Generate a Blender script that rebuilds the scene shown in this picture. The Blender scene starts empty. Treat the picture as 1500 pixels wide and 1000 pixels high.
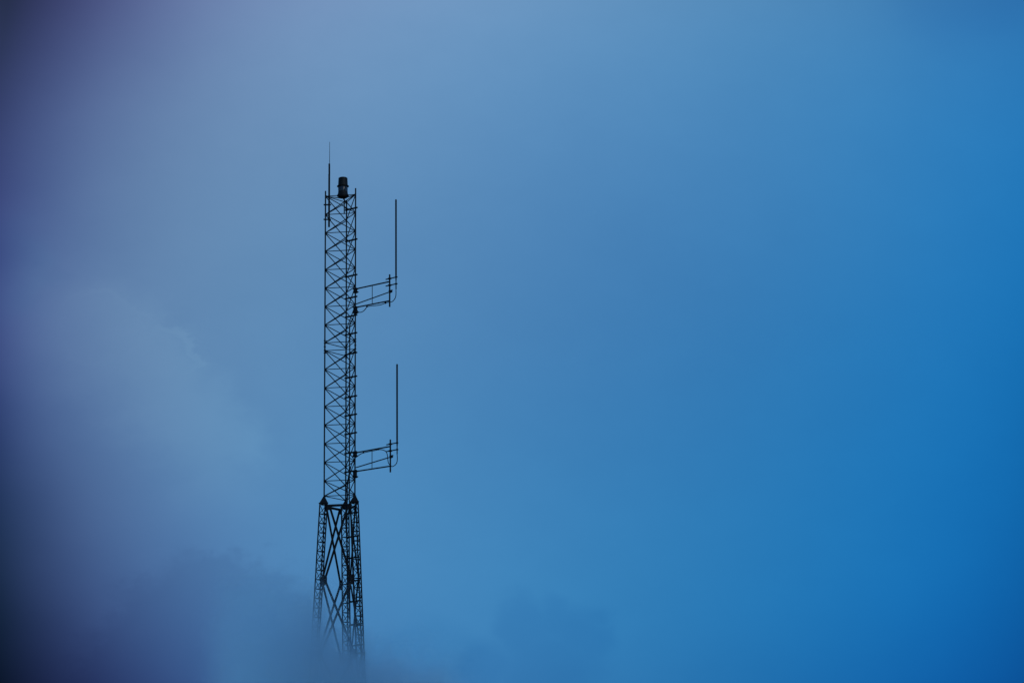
import bpy, bmesh, math, random
from mathutils import Vector, Matrix
random.seed(7)
S = bpy.context.scene
COL = S.collection

# ------------------------------------------------------------------ camera
F_PX = 5000.0                       # focal length in pixels of the 1500 px wide photograph
CAM = Vector((0.0, -131.0, 1.6))
YAW, PITCH, ROLL = 0.051153, math.radians(13.5), -0.008696
fwd = Vector((math.sin(YAW)*math.cos(PITCH), math.cos(YAW)*math.cos(PITCH), math.sin(PITCH)))
rgt = Vector((math.cos(YAW), -math.sin(YAW), 0.0))
upv = rgt.cross(fwd)
rgt, upv = rgt*math.cos(ROLL)+upv*math.sin(ROLL), -rgt*math.sin(ROLL)+upv*math.cos(ROLL)
cd = bpy.data.cameras.new('camera'); cam = bpy.data.objects.new('camera', cd); COL.objects.link(cam)
cam.matrix_world = Matrix.Translation(CAM) @ Matrix((rgt, upv, -fwd)).transposed().to_4x4()
cd.sensor_width = 36.0; cd.lens = 36.0*F_PX/1500.0; cd.clip_start = 0.5; cd.clip_end = 20000.0
S.camera = cam

def at(px, py, Y=0.0):              # the world point seen at a pixel, on the upright plane y = Y
    d = fwd + rgt*((px-750)/F_PX) + upv*((500-py)/F_PX)
    return CAM + d*((Y-CAM.y)/d.y)
U = (at(501.1, 500)-CAM).dot(fwd)/F_PX          # metres per photo pixel at the tower
def height(x, y, py):               # height at which the upright line through (x, y) crosses image row py
    z = 30.0
    for _ in range(6):
        q = Vector((x, y, z))-CAM; d = q.dot(fwd)
        p = 500-F_PX*q.dot(upv)/d
        z += (p-py)*U
    return z

# ------------------------------------------------------------------ materials
def mat(name, base, rough, metal=0.0, var=0.35, scale=6.0, rust=0.0):
    m = bpy.data.materials.new(name); m.use_nodes = True
    nt = m.node_tree; b = nt.nodes['Principled BSDF']
    tc = nt.nodes.new('ShaderNodeTexCoord')
    n = nt.nodes.new('ShaderNodeTexNoise'); n.inputs['Scale'].default_value = scale; n.inputs['Detail'].default_value = 6
    nt.links.new(tc.outputs['Object'], n.inputs['Vector'])
    r = nt.nodes.new('ShaderNodeValToRGB')
    lo = [c*(1-var) for c in base]; hi = [c*(1+var) for c in base]
    r.color_ramp.elements[0].position = 0.32; r.color_ramp.elements[0].color = (*lo, 1)
    r.color_ramp.elements[1].position = 0.68; r.color_ramp.elements[1].color = (*hi, 1)
    if rust:
        e = r.color_ramp.elements.new(0.78); e.color = (0.03, 0.014, 0.008, 1)
    nt.links.new(n.outputs['Fac'], r.inputs['Fac'])
    nt.links.new(r.outputs['Color'], b.inputs['Base Color'])
    b.inputs['Specular IOR Level'].default_value = .15
    b.inputs['Roughness'].default_value = rough; b.inputs['Metallic'].default_value = metal
    return m
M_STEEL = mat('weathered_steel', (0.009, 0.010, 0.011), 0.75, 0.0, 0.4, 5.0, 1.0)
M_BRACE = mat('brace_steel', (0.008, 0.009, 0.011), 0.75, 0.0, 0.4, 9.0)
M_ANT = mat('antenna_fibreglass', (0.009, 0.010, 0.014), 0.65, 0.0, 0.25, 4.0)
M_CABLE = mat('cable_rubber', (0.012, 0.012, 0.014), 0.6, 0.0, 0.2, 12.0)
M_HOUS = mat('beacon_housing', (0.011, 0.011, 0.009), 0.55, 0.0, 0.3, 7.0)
M_CONC = mat('concrete', (0.22, 0.21, 0.20), 0.9, 0.0, 0.2, 3.0)
M_GRND = mat('heath_ground', (0.05, 0.06, 0.03), 1.0, 0.0, 0.5, 0.15)
M_GLASS = bpy.data.materials.new('beacon_lens'); M_GLASS.use_nodes = True
_b = M_GLASS.node_tree.nodes['Principled BSDF']
_b.inputs['Base Color'].default_value = (0.04, 0.05, 0.065, 1); _b.inputs['Roughness'].default_value = 0.12
_b.inputs['Transmission Weight'].default_value = 0.3; _b.inputs['IOR'].default_value = 1.3

# ------------------------------------------------------------------ mesh helpers
class MB:
    def __init__(s): s.bm = bmesh.new()
    def path(s, pts, r, n=8, r_end=None):
        """a round rod or cable through the points, capped"""
        pts = [Vector(p) for p in pts]; rings = []
        ref = None
        for i, p in enumerate(pts):
            a = pts[max(i-1, 0)]; b = pts[min(i+1, len(pts)-1)]
            t = (b-a).normalized()
            if ref is None:
                ref = Vector((0, 0, 1)) if abs(t.z) < .9 else Vector((1, 0, 0))
            x = t.cross(ref).normalized(); y = x.cross(t).normalized(); ref = y
            rr = r[min(i, len(r)-1)] if isinstance(r, list) else r if r_end is None else r+(r_end-r)*i/(len(pts)-1)
            rings.append([s.bm.verts.new(p+x*(rr*math.cos(2*math.pi*k/n))+y*(rr*math.sin(2*math.pi*k/n))) for k in range(n)])
        for a, b in zip(rings, rings[1:]):
            for k in range(n): s.bm.faces.new((a[k], a[(k+1) % n], b[(k+1) % n], b[k]))
        s.bm.faces.new(rings[0][::-1]); s.bm.faces.new(rings[-1])
        return s
    def rod(s, a, b, r, n=8, r_end=None): return s.path([a, b], r, n, r_end)
    def angle(s, a, b, w, t, out):
        """an L section of leg width w and thickness t from a to b, heel towards 'out'"""
        a, b, out = Vector(a), Vector(b), Vector(out)
        d = (b-a).normalized(); o = (out-d*out.dot(d)).normalized(); q = d.cross(o)
        u1 = (q-o).normalized(); u2 = (-q-o).normalized(); h = o*(w*.35)
        prof = [h, h+u1*w, h+u1*w+u2*t, h+u1*t+u2*t, h+u2*w+u1*t, h+u2*w]
        A = [s.bm.verts.new(a+p) for p in prof]; B = [s.bm.verts.new(b+p) for p in prof]
        for k in range(6): s.bm.faces.new((A[k], A[(k+1) % 6], B[(k+1) % 6], B[k]))
        s.bm.faces.new(A[::-1]); s.bm.faces.new(B)
        return s
    def bar(s, a, b, w, h, up=(0, 0, 1)):
        """a rectangular bar w wide, h high"""
        a, b, up = Vector(a), Vector(b), Vector(up)
        d = (b-a).normalized(); x = d.cross(up).normalized()*(w/2); y = x.cross(d).normalized()*(h/2)
        A = [s.bm.verts.new(a+p) for p in (x+y, -x+y, -x-y, x-y)]; B = [s.bm.verts.new(b+p) for p in (x+y, -x+y, -x-y, x-y)]
        for k in range(4): s.bm.faces.new((A[k], A[(k+1) % 4], B[(k+1) % 4], B[k]))
        s.bm.faces.new(A[::-1]); s.bm.faces.new(B)
        return s
    def prism(s, poly, nrm, t):
        """a flat plate: polygon given a thickness t along nrm, centred"""
        nrm = Vector(nrm).normalized()*(t/2)
        A = [s.bm.verts.new(Vector(p)-nrm) for p in poly]; B = [s.bm.verts.new(Vector(p)+nrm) for p in poly]
        n = len(poly)
        for k in range(n): s.bm.faces.new((A[k], A[(k+1) % n], B[(k+1) % n], B[k]))
        s.bm.faces.new(A[::-1]); s.bm.faces.new(B)
        return s
    def lathe(s, c, prof, n=24):
        """profile of (radius, z) pairs turned about the upright through c, capped"""
        c = Vector(c); rings = []
        for r, z in prof:
            rings.append([s.bm.verts.new(c+Vector((r*math.cos(2*math.pi*k/n), r*math.sin(2*math.pi*k/n), z))) for k in range(n)])
        for a, b in zip(rings, rings[1:]):
            for k in range(n): s.bm.faces.new((a[k], a[(k+1) % n], b[(k+1) % n], b[k]))
        s.bm.faces.new(rings[0][::-1]); s.bm.faces.new(rings[-1])
        return s
    def build(s, name, m, parent=None, smooth=False):
        bmesh.ops.recalc_face_normals(s.bm, faces=s.bm.faces)
        me = bpy.data.meshes.new(name); s.bm.to_mesh(me); s.bm.free()
        me.materials.append(m)
        if smooth:
            me.polygons.foreach_set('use_smooth', [True]*len(me.polygons))
            me.set_sharp_from_angle(angle=math.radians(50))
        o = bpy.data.objects.new(name, me); COL.objects.link(o)
        if parent is not None:
            w = Vector((0, 0, 0)); p = parent
            while p is not None: w += p.location; p = p.parent
            me.transform(Matrix.Translation(-w)); o.parent = parent
        return o
def empty(name, loc, label, cat, group=None):
    o = bpy.data.objects.new(name, None); COL.objects.link(o); o.location = loc
    o['label'] = label; o['category'] = cat
    if group: o['group'] = group
    return o

# ------------------------------------------------------------------ the lattice tower
R0 = 26.3*U                                              # radius of the triangle the mast legs stand on
ANG = [math.radians(a) for a in (196.9, 76.9, 316.9)]    # left leg, rear leg, front right leg
DIRS = [Vector((math.cos(a), math.sin(a), 0)) for a in ANG]
FACES = [(0, 1), (1, 2), (2, 0)]
def leg(i, z, r=R0): return DIRS[i]*r+Vector((0, 0, z))
zl = lambda py: height(leg(0, 0).x, leg(0, 0).y, py)     # level whose left-leg node sits at image row py
zc = lambda py: height(leg(2, 0).x, leg(2, 0).y, py)     # the same read on the right leg

tower = empty('lattice_tower', (0, 0, 0),
              'tall slim dark steel lattice mast on three trussed legs rising out of fog', 'tower')
ROD, DG, HZ = 1.08*U, 0.70*U, 0.60*U
sections = [[287.5+26.93*k for k in range(8)]+[502.0], [513.5]+[541+27.2*k for k in range(7)]+[726.3]]
z_cap = zl(734.5)
for si, rows in enumerate(sections):
    zs = [zl(r) for r in rows]
    sec = bpy.data.objects.new('mast_section', None); COL.objects.link(sec)
    sec.location = (0, 0, zs[-1]); sec.parent = tower
    for z in zs:
        for a, b in FACES:
            if (a, b) != (2, 0) and z not in (zs[0], zs[-1]): continue
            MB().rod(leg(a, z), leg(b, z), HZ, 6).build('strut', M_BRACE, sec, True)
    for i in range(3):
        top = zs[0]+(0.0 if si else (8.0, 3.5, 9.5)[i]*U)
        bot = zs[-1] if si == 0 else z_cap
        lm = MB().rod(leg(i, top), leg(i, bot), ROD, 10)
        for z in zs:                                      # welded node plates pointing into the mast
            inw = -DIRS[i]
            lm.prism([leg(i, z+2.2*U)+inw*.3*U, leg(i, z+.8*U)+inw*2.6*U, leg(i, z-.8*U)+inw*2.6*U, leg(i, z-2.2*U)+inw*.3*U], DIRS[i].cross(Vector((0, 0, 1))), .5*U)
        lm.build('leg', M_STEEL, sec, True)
    for a, b in FACES:
        dm = MB()
        nrm = (DIRS[a]+DIRS[b]).normalized()*(.45*U)
        for z1, z0 in zip(zs, zs[1:]):
            dm.rod(leg(a, z1)+nrm, leg(b, z0)+nrm, DG, 6)
            dm.rod(leg(b, z1)-nrm*.2, leg(a, z0)-nrm*.2, DG, 6)
        dm.build('diagonal_bracing', M_BRACE, sec, True)
# bolted splice between the two mast sections
zu, zd = zl(502), zl(513.5)
for i in range(3):
    m = MB().rod(leg(i, zu), leg(i, zd), 1.15*U, 12)
    for z in (zu+3.2*U, zu-.3*U, (zu+zd)/2, zd+.2*U, zd-3.6*U):
        m.lathe(leg(i, z), [(1.7*U, -.5*U), (1.7*U, .5*U)], 12)
    inw = -DIRS[i]
    for z in (zu+3.2*U, zu, zd, zd-3.6*U):
        m.bar(leg(i, z), leg(i, z)+inw*4.4*U, .9*U, .8*U)
    m.build('splice_collar', M_STEEL, tower, True)
# trussed base legs: each a small triangular column leaning outwards
TAPER = 0.0555
Z1 = zl(737.0)
RC = 6.4*U
def col_axis(i, z): return DIRS[i]*(R0+(Z1-z)*TAPER)+Vector((0, 0, z))
def chord(i, j, z): return col_axis(i, z)+DIRS[j]*RC
SPL = [zc(958.5)-k*(zc(735)-zc(848))*2.0 for k in range(8)]
for i in range(3):
    m = MB()
    for j in range(3):
        m.rod(chord(i, j, Z1), chord(i, j, 0.0), .95*U, 8)
    c = m.build('base_leg', M_STEEL, tower, True)
    lm = MB(); z = Z1-2.0*U; k = 0; step = 13.7*U
    while z-step > 0.2:
        for a, b in FACES:
            lm.rod(chord(i, a, z), chord(i, b, z), .58*U, 5)
            if (k+i) % 2 == 0 or i == 0: lm.rod(chord(i, a, z), chord(i, b, z-step), .54*U, 5)
            else: lm.rod(chord(i, b, z), chord(i, a, z-step), .54*U, 5)
        z -= step; k += 1
    lm.build('lacing', M_BRACE, c, True)
    for zz in SPL[:1]:
        fm = MB()
        for j in range(3):
            fm.lathe(chord(i, j, zz), [(.9*U, -2.4*U), (1.9*U, -2.2*U), (1.9*U, -.4*U), (1.3*U, 0), (1.9*U, .4*U), (1.9*U, 2.2*U), (.9*U, 2.4*U)], 10)
            fm.bar(chord(i, j, zz+1.4*U), chord(i, (j+1) % 3, zz+1.4*U), 1.0*U, 1.3*U)
        fm.build('flange_joint', M_STEEL, c, True)
    fm = MB().lathe((*col_axis(i, 0)[:2], 0), [(.75, -.3), (.75, .25), (.55, .35)], 20).build('footing', M_CONC, c, True)
    # cap that carries a mast leg on the head of the trussed base leg
    m = MB()
    ztop, zbot = Z1+9.5*U, Z1+.6*U
    ring0 = [leg(i, ztop)+DIRS[j]*1.8*U for j in range(3)]
    ring1 = [col_axis(i, zbot)+DIRS[j]*7.2*U for j in range(3)]
    A = [m.bm.verts.new(p) for p in ring0]; B = [m.bm.verts.new(p) for p in ring1]
    for k in range(3): m.bm.faces.new((A[k], A[(k+1) % 3], B[(k+1) % 3], B[k]))
    m.bm.faces.new(A); m.bm.faces.new(B[::-1])
    m.prism([col_axis(i, Z1)+DIRS[j]*8.3*U for j in range(3)], (0, 0, 1), 1.5*U)
    m.lathe(leg(i, ztop-.5*U), [(1.9*U, -1.2*U), (1.9*U, 1.0*U)], 12)
    m.build('leg_cap', M_STEEL, tower)
# ring of beams under the caps, and the big crossed braces of the tiers below
def inner(i, j, z):                                       # where face i-j meets leg i: the chord that looks towards leg j
    return chord(i, j, z)
TIERS = [(zc(741), zc(847))]
h0 = TIERS[0][0]-TIERS[0][1]
TIERS.append((TIERS[0][1]-3*U, zc(957)))
for k in range(5):
    t = TIERS[-1][1]-3*U; TIERS.append((t, t-h0))
GUS = [TIERS[0][0]]+[TIERS[k][1]-1.5*U for k in range(2)]
for a, b in FACES:
    n = (DIRS[a]+DIRS[b]).normalized()
    out = n*(1.1*U)
    pa, pb = inner(a, b, Z1-4.0*U), inner(b, a, Z1-4.0*U)
    MB().angle(pa, pb, 2.6*U, .6*U, n).build('ring_beam', M_STEEL, tower)
    for ti, (zt, zb) in enumerate(TIERS):
        def end(i, j, z, g):
            p = inner(i, j, z); q = inner(j, i, z)
            return p+(q-p).normalized()*g
        for s_ in (0, 1):
            i, j = (a, b) if s_ == 0 else (b, a)
            o = out if s_ == 0 else out*-.6
            MB().angle(end(i, j, zt, 4.0*U)+o, end(j, i, zb, 3.2*U)+o, (2.9 if (a, b) == (0, 1) else 2.3)*U, .55*U, n if s_ == 0 else -n).build('cross_brace', M_STEEL, tower)
    for gi, zg in enumerate(GUS):
        for i, j in ((a, b), (b, a)):
            p = inner(i, j, zg); d = (inner(j, i, zg)-p).normalized()
            hh = (5.5 if gi == 0 else 9.0)*U; w = 6.2*U; zz = Vector((0, 0, 1))
            poly = [p-d*1.2*U+zz*hh*(.8 if gi else .5), p+d*w*.55+zz*hh*(.8 if gi else .5), p+d*w+zz*hh*.45, p+d*w-zz*hh*.45, p+d*w*.55-zz*hh*.85, p-d*1.2*U-zz*hh*.85]
            MB().prism(poly, n, .45*U).build('gusset_plate', M_STEEL, tower)
# cable brackets reaching from the right leg into the mast
inw = -DIRS[2]
brows = [304.5, 350.5, 402.5, 434.5, 461.5, 487.5, 516.5, 551, 579.7, 606.5, 633.5, 661.5, 689]
lrows = [750, 785, 816, 850, 880, 914, 945]
for k, r in enumerate(brows+lrows):
    if r < 735:
        p0 = leg(2, zc(r))
    else:
        p0 = col_axis(2, zc(r))-DIRS[2]*(RC*.5)
    L = 20.5*U if r < 735 else 15*U
    m = MB().bar(p0-inw*(3.3*U if r < 735 else 7*U), p0+inw*L, 2.2*U, 1.9*U)
    m.bar(p0+inw*(L-1.0*U)-Vector((0, 0, .1*U)), p0+inw*(L-2.6*U)-Vector((0, 0, .1*U)), 3.0*U, 2.1*U)
    sd = Vector((0, 0, 1)).cross(inw)
    for g in (6.0, 11.0):
        m.bar(p0+inw*g*U, p0+inw*(g+1.6)*U, 2.6*U, 2.3*U)
    if r < 735:
        m.lathe(p0, [(1.5*U, -1.0*U), (1.5*U, 1.0*U)], 10)
    m.build('cable_bracket', M_STEEL, tower)

# ------------------------------------------------------------------ obstruction beacon on the mast head
zb0 = at(502.3, 288).z
bc = at(502.3, 288); bc = Vector((bc.x, 0, zb0))
beacon = empty('warning_beacon', bc, 'squat dark two-tier warning light with rim, on the mast head', 'beacon')
px = lambda prof: [(r*U, z*U) for r, z in prof]
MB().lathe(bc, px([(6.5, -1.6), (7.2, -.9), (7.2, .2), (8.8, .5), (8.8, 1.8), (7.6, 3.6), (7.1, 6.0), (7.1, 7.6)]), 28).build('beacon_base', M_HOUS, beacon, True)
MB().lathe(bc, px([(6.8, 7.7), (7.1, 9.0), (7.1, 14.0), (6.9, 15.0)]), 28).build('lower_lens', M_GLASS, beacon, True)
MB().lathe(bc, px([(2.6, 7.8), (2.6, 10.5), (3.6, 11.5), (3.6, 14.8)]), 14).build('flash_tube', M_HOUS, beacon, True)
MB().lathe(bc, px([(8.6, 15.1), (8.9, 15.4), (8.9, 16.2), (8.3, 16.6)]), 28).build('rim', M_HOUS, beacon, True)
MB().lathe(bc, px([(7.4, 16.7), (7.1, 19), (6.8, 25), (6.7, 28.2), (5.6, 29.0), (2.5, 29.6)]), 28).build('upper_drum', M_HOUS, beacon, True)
for k in range(4):
    a = math.radians(25+90*k); d = Vector((math.cos(a), math.sin(a), 0))
    MB().rod(bc+d*7.25*U+Vector((0, 0, 7*U)), bc+d*7.25*U+Vector((0, 0, 16*U)), .35*U, 6).build('guard_rod', M_HOUS, beacon, True)
pz = at(504.3, 313.5); pb_ = Vector((at(504.3, 300).x, 0, 0))
m = MB().rod(Vector((pb_.x, 0, pz.z)), Vector((pb_.x, 0, bc.z-1.2*U)), .85*U, 10)
m.build('support_pole', M_STEEL, beacon, True)
m = MB()
for i in range(3):
    m.bar(leg(i, bc.z-1.6*U-.02), Vector((bc.x, 0, bc.z-2.6*U))+DIRS[i]*3*U, 1.4*U, 1.0*U)
m.bar(leg(1, bc.z-14*U), Vector((pb_.x, 0, bc.z-14*U)), 1.0*U, 1.0*U)
m.build('mounting_frame', M_STEEL, beacon)

# ------------------------------------------------------------------ whip antenna on the left leg
ya = leg(0, 0).y-1.5*U
w0, w1, w2 = at(482.3, 332.5, ya), at(482.0, 240, ya), at(483.2, 208, ya)
wx = (w0.x+w1.x)/2
whip = empty('whip_antenna', (wx, ya, w0.z), 'thin whip aerial on a stout dark tube clamped to the left mast leg', 'antenna')
zs_ = at(482, 255.5, ya).z
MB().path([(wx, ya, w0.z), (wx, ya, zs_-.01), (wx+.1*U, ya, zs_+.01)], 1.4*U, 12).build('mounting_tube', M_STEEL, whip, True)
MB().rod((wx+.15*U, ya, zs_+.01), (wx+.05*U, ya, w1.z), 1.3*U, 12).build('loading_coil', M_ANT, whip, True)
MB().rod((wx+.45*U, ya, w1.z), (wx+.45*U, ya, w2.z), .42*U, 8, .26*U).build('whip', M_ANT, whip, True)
for r in (299.8, 321.3):
    z = at(477, r, ya).z; p = leg(0, z)
    m = MB().bar(Vector((p.x-2.6*U, p.y-.6*U, z)), Vector((wx+2.8*U, ya-.3*U, z-.2*U)), 2.8*U, 1.5*U)
    m.lathe((wx, ya, z), [(1.8*U, -1.0*U), (1.8*U, 1.0*U)], 12)
    m.build('clamp', M_STEEL, whip)

# ------------------------------------------------------------------ side arms and the rod antennas they carry
def side_set(ytop, ydiag_t, ylow_t, ytop_e, ydiag_e, ylow_e, xpole, ypole, xrod, yrod, yclamps, label_arm, label_rod, gap):
    P2 = leg(2, 0)
    rd = DIRS[2]
    k = (at(xpole, ytop_e).x-P2.x)/rd.x
    for _ in range(8):                                     # pole position along the outward direction
        q = at(xpole, ytop_e, P2.y+rd.y*k); k = (q.x-P2.x)/rd.x
    pole = P2+rd*k
    def on_pole(r): return Vector((pole.x, pole.y, height(pole.x, pole.y, r)))
    def on_leg(r): return Vector((P2.x, P2.y, zc(r)))
    arm = empty('side_arm', on_leg(ylow_t), label_arm, 'antenna arm', 'side arms on the mast')
    st = 1.2*U
    for (rt, re, rad, gp) in ((ytop, ytop_e, 1.0*U, 2), (ydiag_t, ydiag_e, .78*U, 1), (ylow_t, ylow_e, .98*U, 2)):
        MB().rod(on_leg(rt)+rd*gp*U, on_pole(re)-rd*.6*U, rad, 10).build('boom' if gp == 2 else 'boom_strut', M_STEEL, arm, True)
    kp = k*(545.6-521.0)/(xpole-521.0); tp = P2+rd*kp
    f = kp/k
    zt_ = on_leg(ytop).z*(1-f)+on_pole(ytop_e).z*f; zb_ = on_leg(ylow_t).z*(1-f)+on_pole(ylow_e).z*f
    MB().rod((tp.x, tp.y, zt_), (tp.x, tp.y, zb_-.6*U), .5*U, 8).build('tie_rod', M_STEEL, arm, True)
    MB().rod(on_pole(ypole[0]), on_pole(ypole[1]), 1.15*U, 12).build('end_pole', M_STEEL, arm, True)
    e = on_pole(ydiag_e-1.8)
    m = MB().bar(e-rd*1.5*U, e+rd*5.2*U, 1.8*U, 1.2*U); m.bar(e-Vector((0, 0, 2.4*U)), e+rd*4.2*U-Vector((0, 0, 1.6*U)), 2.6*U, 2.2*U)
    m.build('strut_clamp', M_STEEL, arm)
    for rt, hh in ((ytop, 7.5), (ylow_t, 10.5)):
        c = on_leg(rt); m = MB()
        top = c+Vector((0, 0, 1.2*U))
        m.bar(top-Vector((0, 0, .8*U)), top-Vector((0, 0, hh*U)), 4.2*U, 4.2*U, rd)
        for dz in (1.0, hh-1.5):
            m.bar(top-rd*2.6*U-Vector((0, 0, dz*U)), top+rd*4.0*U-Vector((0, 0, dz*U)), 5.0*U, 1.7*U)
            sd = rd.cross(Vector((0, 0, 1)))
            for q in (-1, 1):
                m.rod(top-rd*3.6*U+sd*q*1.7*U-Vector((0, 0, dz*U)), top+rd*5.0*U+sd*q*1.7*U-Vector((0, 0, dz*U)), .35*U, 6)
        m.build('leg_bracket', M_STEEL, arm)
    # the rod antenna hangs off the pole on two clamps
    k2 = k
    for _ in range(8):
        q = at(xrod, yclamps[1], P2.y+rd.y*k2); k2 = (q.x-P2.x)/rd.x
    rp = P2+rd*k2
    def on_rod(r): return Vector((rp.x, rp.y, height(rp.x, rp.y, r)))
    ant = empty('rod_antenna', on_rod(yrod[1]), label_rod, 'antenna', 'rod antennas on the side arms')
    zr0 = on_rod(yrod[1]).z; zr1 = on_rod(yrod[0]).z
    MB().lathe((rp.x, rp.y, 0), [(.95*U, on_rod(yclamps[1]).z+6*U), (1.25*U, on_rod(yclamps[0]).z+4*U), (1.25*U, zr1-1.2*U), (.7*U, zr1)], 12).build('radiating_rod', M_ANT, ant, True)
    MB().lathe((rp.x, rp.y, 0), [(.62*U, zr0), (.85*U, zr0+.5*U), (.85*U, zr0+5*U), (.78*U, on_rod(yclamps[1]).z+6*U)], 12).build('mounting_ferrule', M_STEEL, ant, True)
    for r in yclamps:
        c = on_pole(r+1.4)
        tip = on_rod(r+.5); tip = rp+rd*(2.6*U if gap else .7*U); tip.z = c.z
        m = MB().bar(c-rd*7.5*U, tip, 1.3*U, 1.3*U)
        m.bar(c-rd*2.2*U, c+rd*2.2*U, 3.2*U, 2.2*U)
        m.bar(rp-rd*1.3*U+Vector((0, 0, c.z)), rp+rd*1.3*U+Vector((0, 0, c.z)), 2.6*U, 1.7*U)
        m.build('clamp', M_STEEL, ant)
    return P2, rd, k, on_leg, on_pole, on_rod
A1 = side_set(423.3, 445.5, 450.4, 412.4, 427.6, 440.4, 570.8, (402, 449.3), 580.1, (292, 424), (406.6, 416.4),
              'upper side arm of three booms, its lowest boom carrying a drooping cable loop',
              'upper of two upright rod aerials, its clamp tips poking out past the rod', True)
A2 = side_set(663, 684.8, 690.4, 653.5, 669.2, 682.3, 571.8, (643.5, 691.3), 581.7, (533, 665), (648.7, 658.6),
              'lower side arm of three booms, with a cable strapped beneath its top boom',
              'lower of two upright rod aerials, its clamps ending flush at the rod', False)

# ------------------------------------------------------------------ coaxial cables
def smooth_path(pts, n=6):
    out = []
    for i in range(len(pts)-1):
        p0, p1, p2, p3 = pts[max(i-1, 0)], pts[i], pts[i+1], pts[min(i+2, len(pts)-1)]
        for k in range(n):
            t = k/n
            out.append(.5*((2*p1)+(p2-p0)*t+(2*p0-5*p1+4*p2-p3)*t*t+(3*p1-p0-3*p2+p3)*t**3))
    out.append(pts[-1]); return out
def arm_pt(A, x, y, side=0.0):
    """point seen at (x, y) in the upright plane of a side arm"""
    P2, rd, k = A[0], A[1], A[2]; kk = k
    for _ in range(10):
        q = at(x, y, P2.y+rd.y*kk); kk = (q.x-P2.x)/rd.x
    sd = rd.cross(Vector((0, 0, 1)))
    return Vector((P2.x+rd.x*kk, P2.y+rd.y*kk, q.z))+sd*side*U
def down_run(x_in, off, low):
    """waypoints down the cable brackets, inside the mast and then the right base leg"""
    w = []
    for r in (475, 500, 530, 560, 600, 640, 680, 710, 730):
        w.append((r, leg(2, zc(r))+inw*x_in*U+Vector((off*U, 0, 0))))
    for r in (750, 785, 820, 860, 900, 940, 985):
        w.append((r, col_axis(2, zc(r))-DIRS[2]*(RC*.5)+inw*low*U+Vector((off*U, 0, 0))))
    return w
c1 = empty('coaxial_cable', arm_pt(A1, 580, 424), 'thin black feeder looping off the upper rod aerial and down the mast', 'cable', 'feeder cables on the tower')
pts = [arm_pt(A1, *p) for p in ((580.0, 424.5), (580.0, 432), (578.6, 437), (575.5, 441), (572.5, 442.3))]
pts += [arm_pt(A1, *p, 1.4) for p in ((569.5, 443), (565, 444.2), (559, 446.5), (552, 447.6), (545, 448.2), (538.5, 449.6), (536.5, 452.5), (533, 456), (529, 457.6), (525.5, 456.8), (522.5, 453.5))]
e = pts[-1]; g = leg(2, zc(466))+inw*5*U
pts += [g]+[p for r, p in down_run(11.0, 0, 6.0)]
MB().path(smooth_path(pts), [.6*U]*96+[1.0*U], 8).build('jacket', M_CABLE, c1, True)
for x, y in ((565, 444.2), (538.0, 449.4)):
    p = arm_pt(A1, x, y, .7)
    MB().bar(p+Vector((0, 0, 2.6*U)), p-Vector((0, 0, .8*U)), 1.6*U, 1.9*U, A1[1]).build('cable_tie', M_CABLE, c1)
c2 = empty('coaxial_cable', arm_pt(A2, 581.7, 664), 'thin black feeder curling off the lower rod aerial and strapped under its arm', 'cable', 'feeder cables on the tower')
pts = [arm_pt(A2, *p) for p in ((581.7, 665), (582, 672), (581.3, 677), (579.2, 680.3), (576, 682.5), (573.5, 682.6))]
pts += [arm_pt(A2, *p, 1.5) for p in ((570.6, 679), (569.3, 674), (568.6, 667.5), (567.6, 663.5), (565, 660.2), (560, 658.5), (555, 658.6), (549, 660), (542, 661.2), (533, 663.3), (528.5, 665.3), (523, 669.5), (520, 672))]
pts += [leg(2, zc(684))+inw*9*U]+[p+Vector((0, 0, 0)) for r, p in down_run(15.0, 0, 15.5) if r > 690]
MB().path(smooth_path(pts), [.6*U]*114+[1.05*U], 8).build('jacket', M_CABLE, c2, True)
for x, y in ((554.5, 658.0), (532.8, 662.6)):
    p = arm_pt(A2, x, y, .7)
    MB().bar(p+Vector((0, 0, 1.8*U)), p-Vector((0, 0, 1.1*U)), 1.5*U, 1.8*U, A2[1]).build('cable_tie', M_CABLE, c2)

# ------------------------------------------------------------------ ground
m = MB(); g = 6000.0; nseg = 24
vs = [[m.bm.verts.new((-g+2*g*i/nseg, -g+2*g*j/nseg, 0 if max(abs(i-nseg/2), abs(j-nseg/2)) < 2 else random.uniform(-4, 0))) for j in range(nseg+1)] for i in range(nseg+1)]
for i in range(nseg):
    for j in range(nseg): m.bm.faces.new((vs[i][j], vs[i+1][j], vs[i+1][j+1], vs[i][j+1]))
gr = m.build('ground', M_GRND); gr['kind'] = 'structure'

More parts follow.
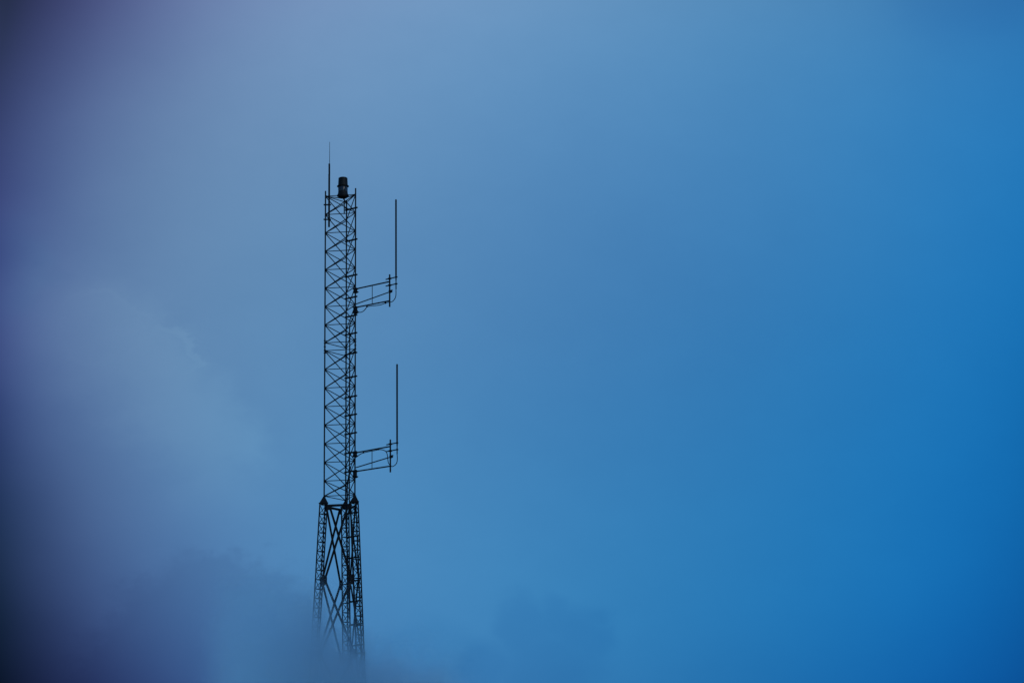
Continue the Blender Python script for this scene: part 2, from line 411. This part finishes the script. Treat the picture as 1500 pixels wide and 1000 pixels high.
# ------------------------------------------------------------------ node building helpers
class NT:
    def __init__(s, tree): s.t = tree; s.n = tree.nodes; s.l = tree.links
    def put(s, sock, v):
        if isinstance(v, bpy.types.NodeSocket): s.l.new(v, sock)
        else: sock.default_value = v
    def math(s, op, a, b=None, c=None, clamp=False):
        n = s.n.new('ShaderNodeMath'); n.operation = op; n.use_clamp = clamp
        s.put(n.inputs[0], a)
        if b is not None: s.put(n.inputs[1], b)
        if c is not None: s.put(n.inputs[2], c)
        return n.outputs[0]
    def vec(s, op, a, b=None, scale=None):
        n = s.n.new('ShaderNodeVectorMath'); n.operation = op
        s.put(n.inputs[0], a)
        if b is not None: s.put(n.inputs[1], b)
        if scale is not None: s.put(n.inputs['Scale'], scale)
        return n.outputs['Value'] if op in ('DOT_PRODUCT', 'LENGTH') else n.outputs['Vector']
    def xyz(s, x, y, z):
        n = s.n.new('ShaderNodeCombineXYZ'); s.put(n.inputs[0], x); s.put(n.inputs[1], y); s.put(n.inputs[2], z); return n.outputs[0]
    def sep(s, v):
        n = s.n.new('ShaderNodeSeparateXYZ'); s.put(n.inputs[0], v); return n.outputs
    def noise(s, v, scale, detail=4, rough=.5, dist=0):
        n = s.n.new('ShaderNodeTexNoise'); s.put(n.inputs['Vector'], v)
        n.inputs['Scale'].default_value = scale; n.inputs['Detail'].default_value = detail
        n.inputs['Roughness'].default_value = rough; n.inputs['Distortion'].default_value = dist
        return n.outputs['Fac'], n.outputs['Color']
    def step(s, v, lo, hi, a=0.0, b=1.0):
        n = s.n.new('ShaderNodeMapRange'); n.interpolation_type = 'SMOOTHERSTEP'
        for q, x in zip(range(5), (v, lo, hi, a, b)): s.put(n.inputs[q], x)
        return n.outputs[0]
    def mix(s, f, a, b):
        n = s.n.new('ShaderNodeMix'); n.data_type = 'RGBA'
        s.put(n.inputs[0], f); s.put(n.inputs[6], a); s.put(n.inputs[7], b); return n.outputs[2]

# ------------------------------------------------------------------ sky: dusk sky with a deck of soft cloud towards the tower
SUN_EL, SUN_AZ = math.radians(18), math.radians(150)      # azimuth from +Y towards +X: low, behind the viewer
W = bpy.data.worlds.new('World'); S.world = W; W.use_nodes = True
N = NT(W.node_tree); N.n.clear()
dirn = N.n.new('ShaderNodeTexCoord').outputs['Generated']
sky = N.n.new('ShaderNodeTexSky'); sky.sky_type = 'NISHITA'; sky.sun_disc = False
sky.sun_elevation = SUN_EL; sky.sun_rotation = SUN_AZ; sky.ozone_density = 4.0; sky.air_density = 1.0; sky.dust_density = 0.3
d3 = N.vec('NORMALIZE', dirn)
dx, dy, dz = N.sep(d3)
az = N.math('ARCTAN2', dx, dy); el = N.math('ARCSINE', dz)
u0 = N.math('DIVIDE', N.math('SUBTRACT', az, YAW), .15)
v0 = N.math('DIVIDE', N.math('SUBTRACT', el, PITCH), .1)
# a slow warp, so that no bank of cloud ends along a ruled line
p0 = N.xyz(u0, v0, 0.0)
wf, wc = N.noise(p0, 1.3, 3, .45)
warp = N.vec('SCALE', N.vec('SUBTRACT', wc, (.5, .5, .5)), scale=.10)
p1 = N.vec('ADD', p0, warp)
u, v, _ = N.sep(p1)
u = N.math('MINIMUM', N.math('MAXIMUM', u, -1.035), 1.07); v = N.math('MINIMUM', N.math('MAXIMUM', v, -1.02), 1.02)
CO = [[-2.7044, -1.4905, -0.7544],
      [-1.2662, -0.3887, -0.0845],
      [0.5594, 0.0545, -0.0289],
      [-0.1033, 0.1747, 0.0603],
      [0.4594, 0.0913, 0.0986],
      [0.3717, 0.4212, 0.2751],
      [0.0687, 0.4891, 0.4154],
      [0.3814, 0.1933, 0.0356],
      [0.1225, 0.0916, -0.0424],
      [0.0964, 0.163, 0.1119],
      [-0.362, -0.1789, 0.0048],
      [-0.1746, -0.2613, 0.0412],
      [-0.921, -1.8475, -1.5848],
      [0.2463, -0.0793, -0.2116],
      [-0.2047, 0.3244, 0.3344],
      [0.4694, 0.0114, -0.0641],
      [-0.7243, -0.4663, -0.1783],
      [0.086, -0.3405, -0.2744],
      [-0.8127, -0.5636, -0.2114],
      [-0.2181, -0.135, -0.1346],
      [-0.1987, -0.2992, -0.2074],
      [-0.2506, -0.3537, -0.2052],
      [0.4789, 0.1709, 0.2041],
      [-0.0574, 0.6949, 0.0101]]
u2 = N.math('MULTIPLY', u, u); v2 = N.math('MULTIPLY', v, v); uv = N.math('MULTIPLY', u, v)
ex = N.math('EXPONENT', N.math('MULTIPLY', N.math('ADD', u, 1.0), -4.5))
e3 = N.math('EXPONENT', N.math('MULTIPLY', N.math('ADD', u, 1.0), -13.0))
cx = N.math('EXPONENT', N.math('MULTIPLY', N.math('SUBTRACT', u, 1.0), 5.0))
mono = [None, u, v, u2, uv, v2, N.math('MULTIPLY', u2, u), N.math('MULTIPLY', u2, v), N.math('MULTIPLY', u, v2), N.math('MULTIPLY', v2, v),
        ex, N.math('MULTIPLY', ex, v), N.math('MULTIPLY', ex, v2), cx, N.math('MULTIPLY', cx, v), N.math('MULTIPLY', cx, v2),
        N.math('MULTIPLY', u2, u2), N.math('MULTIPLY', u2, uv), N.math('MULTIPLY', uv, uv), N.math('MULTIPLY', uv, v2), N.math('MULTIPLY', v2, v2),
        e3, N.math('MULTIPLY', e3, v), N.math('MULTIPLY', e3, v2)]
acc = None
for c, mm in zip(CO, mono):
    if mm is None: acc = tuple(c); continue
    acc = N.vec('ADD', N.vec('SCALE', tuple(c), scale=mm), acc)
# banks of cloud: each a soft-edged patch that brightens or thickens the deck
nf, nc = N.noise(p0, 4.6, 7, .62)
p2 = N.vec('ADD', p0, N.vec('SCALE', N.vec('SUBTRACT', nc, (.5, .5, .5)), scale=.32))
p3 = N.vec('ADD', p0, N.vec('SCALE', N.vec('SUBTRACT', N.noise(N.vec('ADD', p0, (4.3, 1.9, 0.0)), 6.5, 4, .5)[1], (.5, .5, .5)), scale=.15))
def uvp(x, y):
    d = (fwd+rgt*((x-750)/F_PX)+upv*((500-y)/F_PX)).normalized()
    return ((math.atan2(d.x, d.y)-YAW)/.15, (math.asin(d.z)-PITCH)/.1)
def bank(lobes, soft, gain, shell=None, fade=None):
    """one bank of cloud, a union of elliptical lobes, each centred at a sky direction (given by where it shows) with radii in
    photo pixels; gain is added in log light; a shell is brightest at its rim; fade dissolves it downwards"""
    global acc
    F = None
    for x, y, rx, ry, rot in lobes:
        cu, cv = uvp(x, y)
        q = N.vec('SUBTRACT', p3 if soft > .4 else p2, (cu, cv, 0.0)); a, b, _ = N.sep(q)
        a = N.math('MULTIPLY', a, 750.0); b = N.math('MULTIPLY', b, 500.0)
        c_, s_ = math.cos(rot), math.sin(rot)
        e1 = N.math('ADD', N.math('MULTIPLY', a, c_/rx), N.math('MULTIPLY', b, s_/rx))
        e2 = N.math('ADD', N.math('MULTIPLY', a, -s_/ry), N.math('MULTIPLY', b, c_/ry))
        r = N.vec('LENGTH', N.xyz(e1, e2, 0.0))
        f = N.step(r, 1.0+soft, 1.0-soft)
        if shell is not None: f = N.math('MULTIPLY', f, N.step(r, shell, 1.0-soft))
        if fade is not None:
            f = N.math('MULTIPLY', f, N.step(N.math('ADD', N.math('MULTIPLY', v0, 500.0), N.math('MULTIPLY', u0, -60.0)), *fade))
        F = f if F is None else N.math('SMOOTH_MAX', F, f, .25)
    acc = N.vec('ADD', N.vec('SCALE', gain, scale=F), acc)
bank([(60, 800, 340, 400, 0.0), (135, 480, 70, 55, 0.0), (240, 520, 60, 50, .6)], .19, (.18, .14, .075), .35, (-280, -90))
bank([(0, 392, 80, 75, 0.0)], .45, (-.03, .05, .02))
bank([(770, 920, 42, 52, 0.0), (815, 905, 34, 40, 0.3), (852, 925, 40, 44, .3), (800, 985, 80, 66, 0.0), (700, 975, 50, 34, .2)], .66, (-.20, -.125, -.07))
bank([(625, 968, 75, 55, 0.1), (560, 995, 70, 40, 0.0)], .45, (-.12, -.06, -.035))
bank([(300, 985, 180, 165, 0.0), (345, 870, 60, 62, 0.0), (410, 910, 55, 75, 0.3)], .20, (-.15, -.15, -.12))
bank([(1425, -20, 130, 80, 0.0)], .6, (-.12, -.07, -.03))

# faint mottling of the whole deck
mf, mc = N.noise(p0, 5.0, 7, .62)
acc = N.vec('ADD', N.vec('SCALE', (.15, .10, .07), scale=N.math('SUBTRACT', mf, .5)), acc)
r_, g_, b_ = N.sep(acc)
deck = N.xyz(N.math('EXPONENT', r_), N.math('EXPONENT', g_), N.math('EXPONENT', b_))
bgs = N.n.new('ShaderNodeBackground'); bgs.inputs['Strength'].default_value = SKY_K = 0.125
tint = N.n.new('ShaderNodeMix'); tint.data_type = 'RGBA'; tint.blend_type = 'MULTIPLY'; tint.inputs[0].default_value = 1.0
N.put(tint.inputs[6], sky.outputs['Color']); tint.inputs[7].default_value = (.37, .74, 1.10, 1)
N.put(bgs.inputs['Color'], tint.outputs[2])
bgc = N.n.new('ShaderNodeBackground'); N.put(bgc.inputs['Color'], deck); bgc.inputs['Strength'].default_value = 1.0
far = N.math('MAXIMUM', N.math('ABSOLUTE', u0), N.math('ABSOLUTE', v0))
front = N.math('GREATER_THAN', dy, 0.0)
cover = N.math('MULTIPLY', N.step(far, 2.1, 1.06), front)
mx = N.n.new('ShaderNodeMixShader'); N.put(mx.inputs[0], cover); N.l.new(bgs.outputs[0], mx.inputs[1]); N.l.new(bgc.outputs[0], mx.inputs[2])
wo = N.n.new('ShaderNodeOutputWorld'); N.l.new(mx.outputs[0], wo.inputs['Surface'])

# ------------------------------------------------------------------ sun behind the cloud
sd_ = bpy.data.lights.new('sun', 'SUN'); sd_.energy = 0.5; sd_.angle = math.radians(20); sd_.color = (1.0, .95, .88)
sun = bpy.data.objects.new('sun', sd_); COL.objects.link(sun)
sdir = Vector((math.sin(SUN_AZ)*math.cos(SUN_EL), math.cos(SUN_AZ)*math.cos(SUN_EL), math.sin(SUN_EL)))
sun.rotation_euler = sdir.to_track_quat('Z', 'Y').to_euler(); sun.location = sdir*60

# ------------------------------------------------------------------ fog bank round the foot of the tower
FX, FY, FT = 6.2, 12.0, 24.5
m = MB()
prof = [(1.0, -.5), (1.0, FT*.8), (.92, FT*.92), (.75, FT)]
rings = []
for r, z in prof:
    rings.append([m.bm.verts.new((FX*r*math.cos(2*math.pi*k/32), FY*r*math.sin(2*math.pi*k/32), z)) for k in range(32)])
for a, b in zip(rings, rings[1:]):
    for k in range(32): m.bm.faces.new((a[k], a[(k+1) % 32], b[(k+1) % 32], b[k]))
m.bm.faces.new(rings[0][::-1]); m.bm.faces.new(rings[-1])
MF = bpy.data.materials.new('fog'); MF.use_nodes = True
G = NT(MF.node_tree); G.n.clear()
tc = G.n.new('ShaderNodeTexCoord').outputs['Object']
X, Y_, Z_ = G.sep(tc)
_, c_n = G.noise(tc, .16, 1, .5)
big = G.sep(G.vec('SUBTRACT', c_n, (.5, .5, .5)))
fine, _ = G.noise(G.vec('ADD', tc, (3.1, 7.7, 1.3)), .75, 3, .6)
zz = G.math('ADD', Z_, G.math('MULTIPLY', big[0], 5.0))
zz = G.math('ADD', zz, G.math('MULTIPLY', G.math('SUBTRACT', fine, .5), 7.0))
zz = G.math('ADD', zz, G.math('MULTIPLY', G.math('MINIMUM', G.math('MAXIMUM', X, -1.3), 1.3), .72))
zz = G.math('ADD', zz, G.math('MULTIPLY', X, .10))
lowf = G.step(zz, 22.2, 19.4)
rr = G.vec('LENGTH', G.xyz(G.math('DIVIDE', X, FX), G.math('DIVIDE', Y_, FY), 0.0))
edge = G.step(rr, .98, .2)
dens = G.math('MULTIPLY', G.math('MULTIPLY', lowf, edge), .55)
pv = G.n.new('ShaderNodeVolumePrincipled'); G.put(pv.inputs['Density'], dens)
pv.inputs['Color'].default_value = FOG_C = (.94, .985, .995, 1); pv.inputs['Anisotropy'].default_value = .8
om = G.n.new('ShaderNodeOutputMaterial'); G.l.new(pv.outputs[0], om.inputs['Volume'])
MF.cycles.volume_step_rate = .25 if hasattr(MF, 'cycles') and hasattr(MF.cycles, 'volume_step_rate') else 1
fog = m.build('fog', MF); fog['kind'] = 'stuff'; fog['label'] = 'soft blue fog bank swallowing the foot of the lattice tower'; fog['category'] = 'fog'

# ------------------------------------------------------------------ render settings
S.render.engine = 'CYCLES'
S.cycles.volume_bounces = 10; S.cycles.max_bounces = 14
S.cycles.volume_step_rate = 1.0; S.cycles.volume_max_steps = 256
S.cycles.use_denoising = True; S.cycles.denoiser = 'OPENIMAGEDENOISE'; S.cycles.denoising_input_passes = 'RGB_ALBEDO_NORMAL'; S.cycles.denoising_prefilter = 'ACCURATE'
S.view_settings.view_transform = 'Standard'; S.view_settings.look = 'None'
S.view_settings.exposure = 0; S.view_settings.gamma = 1
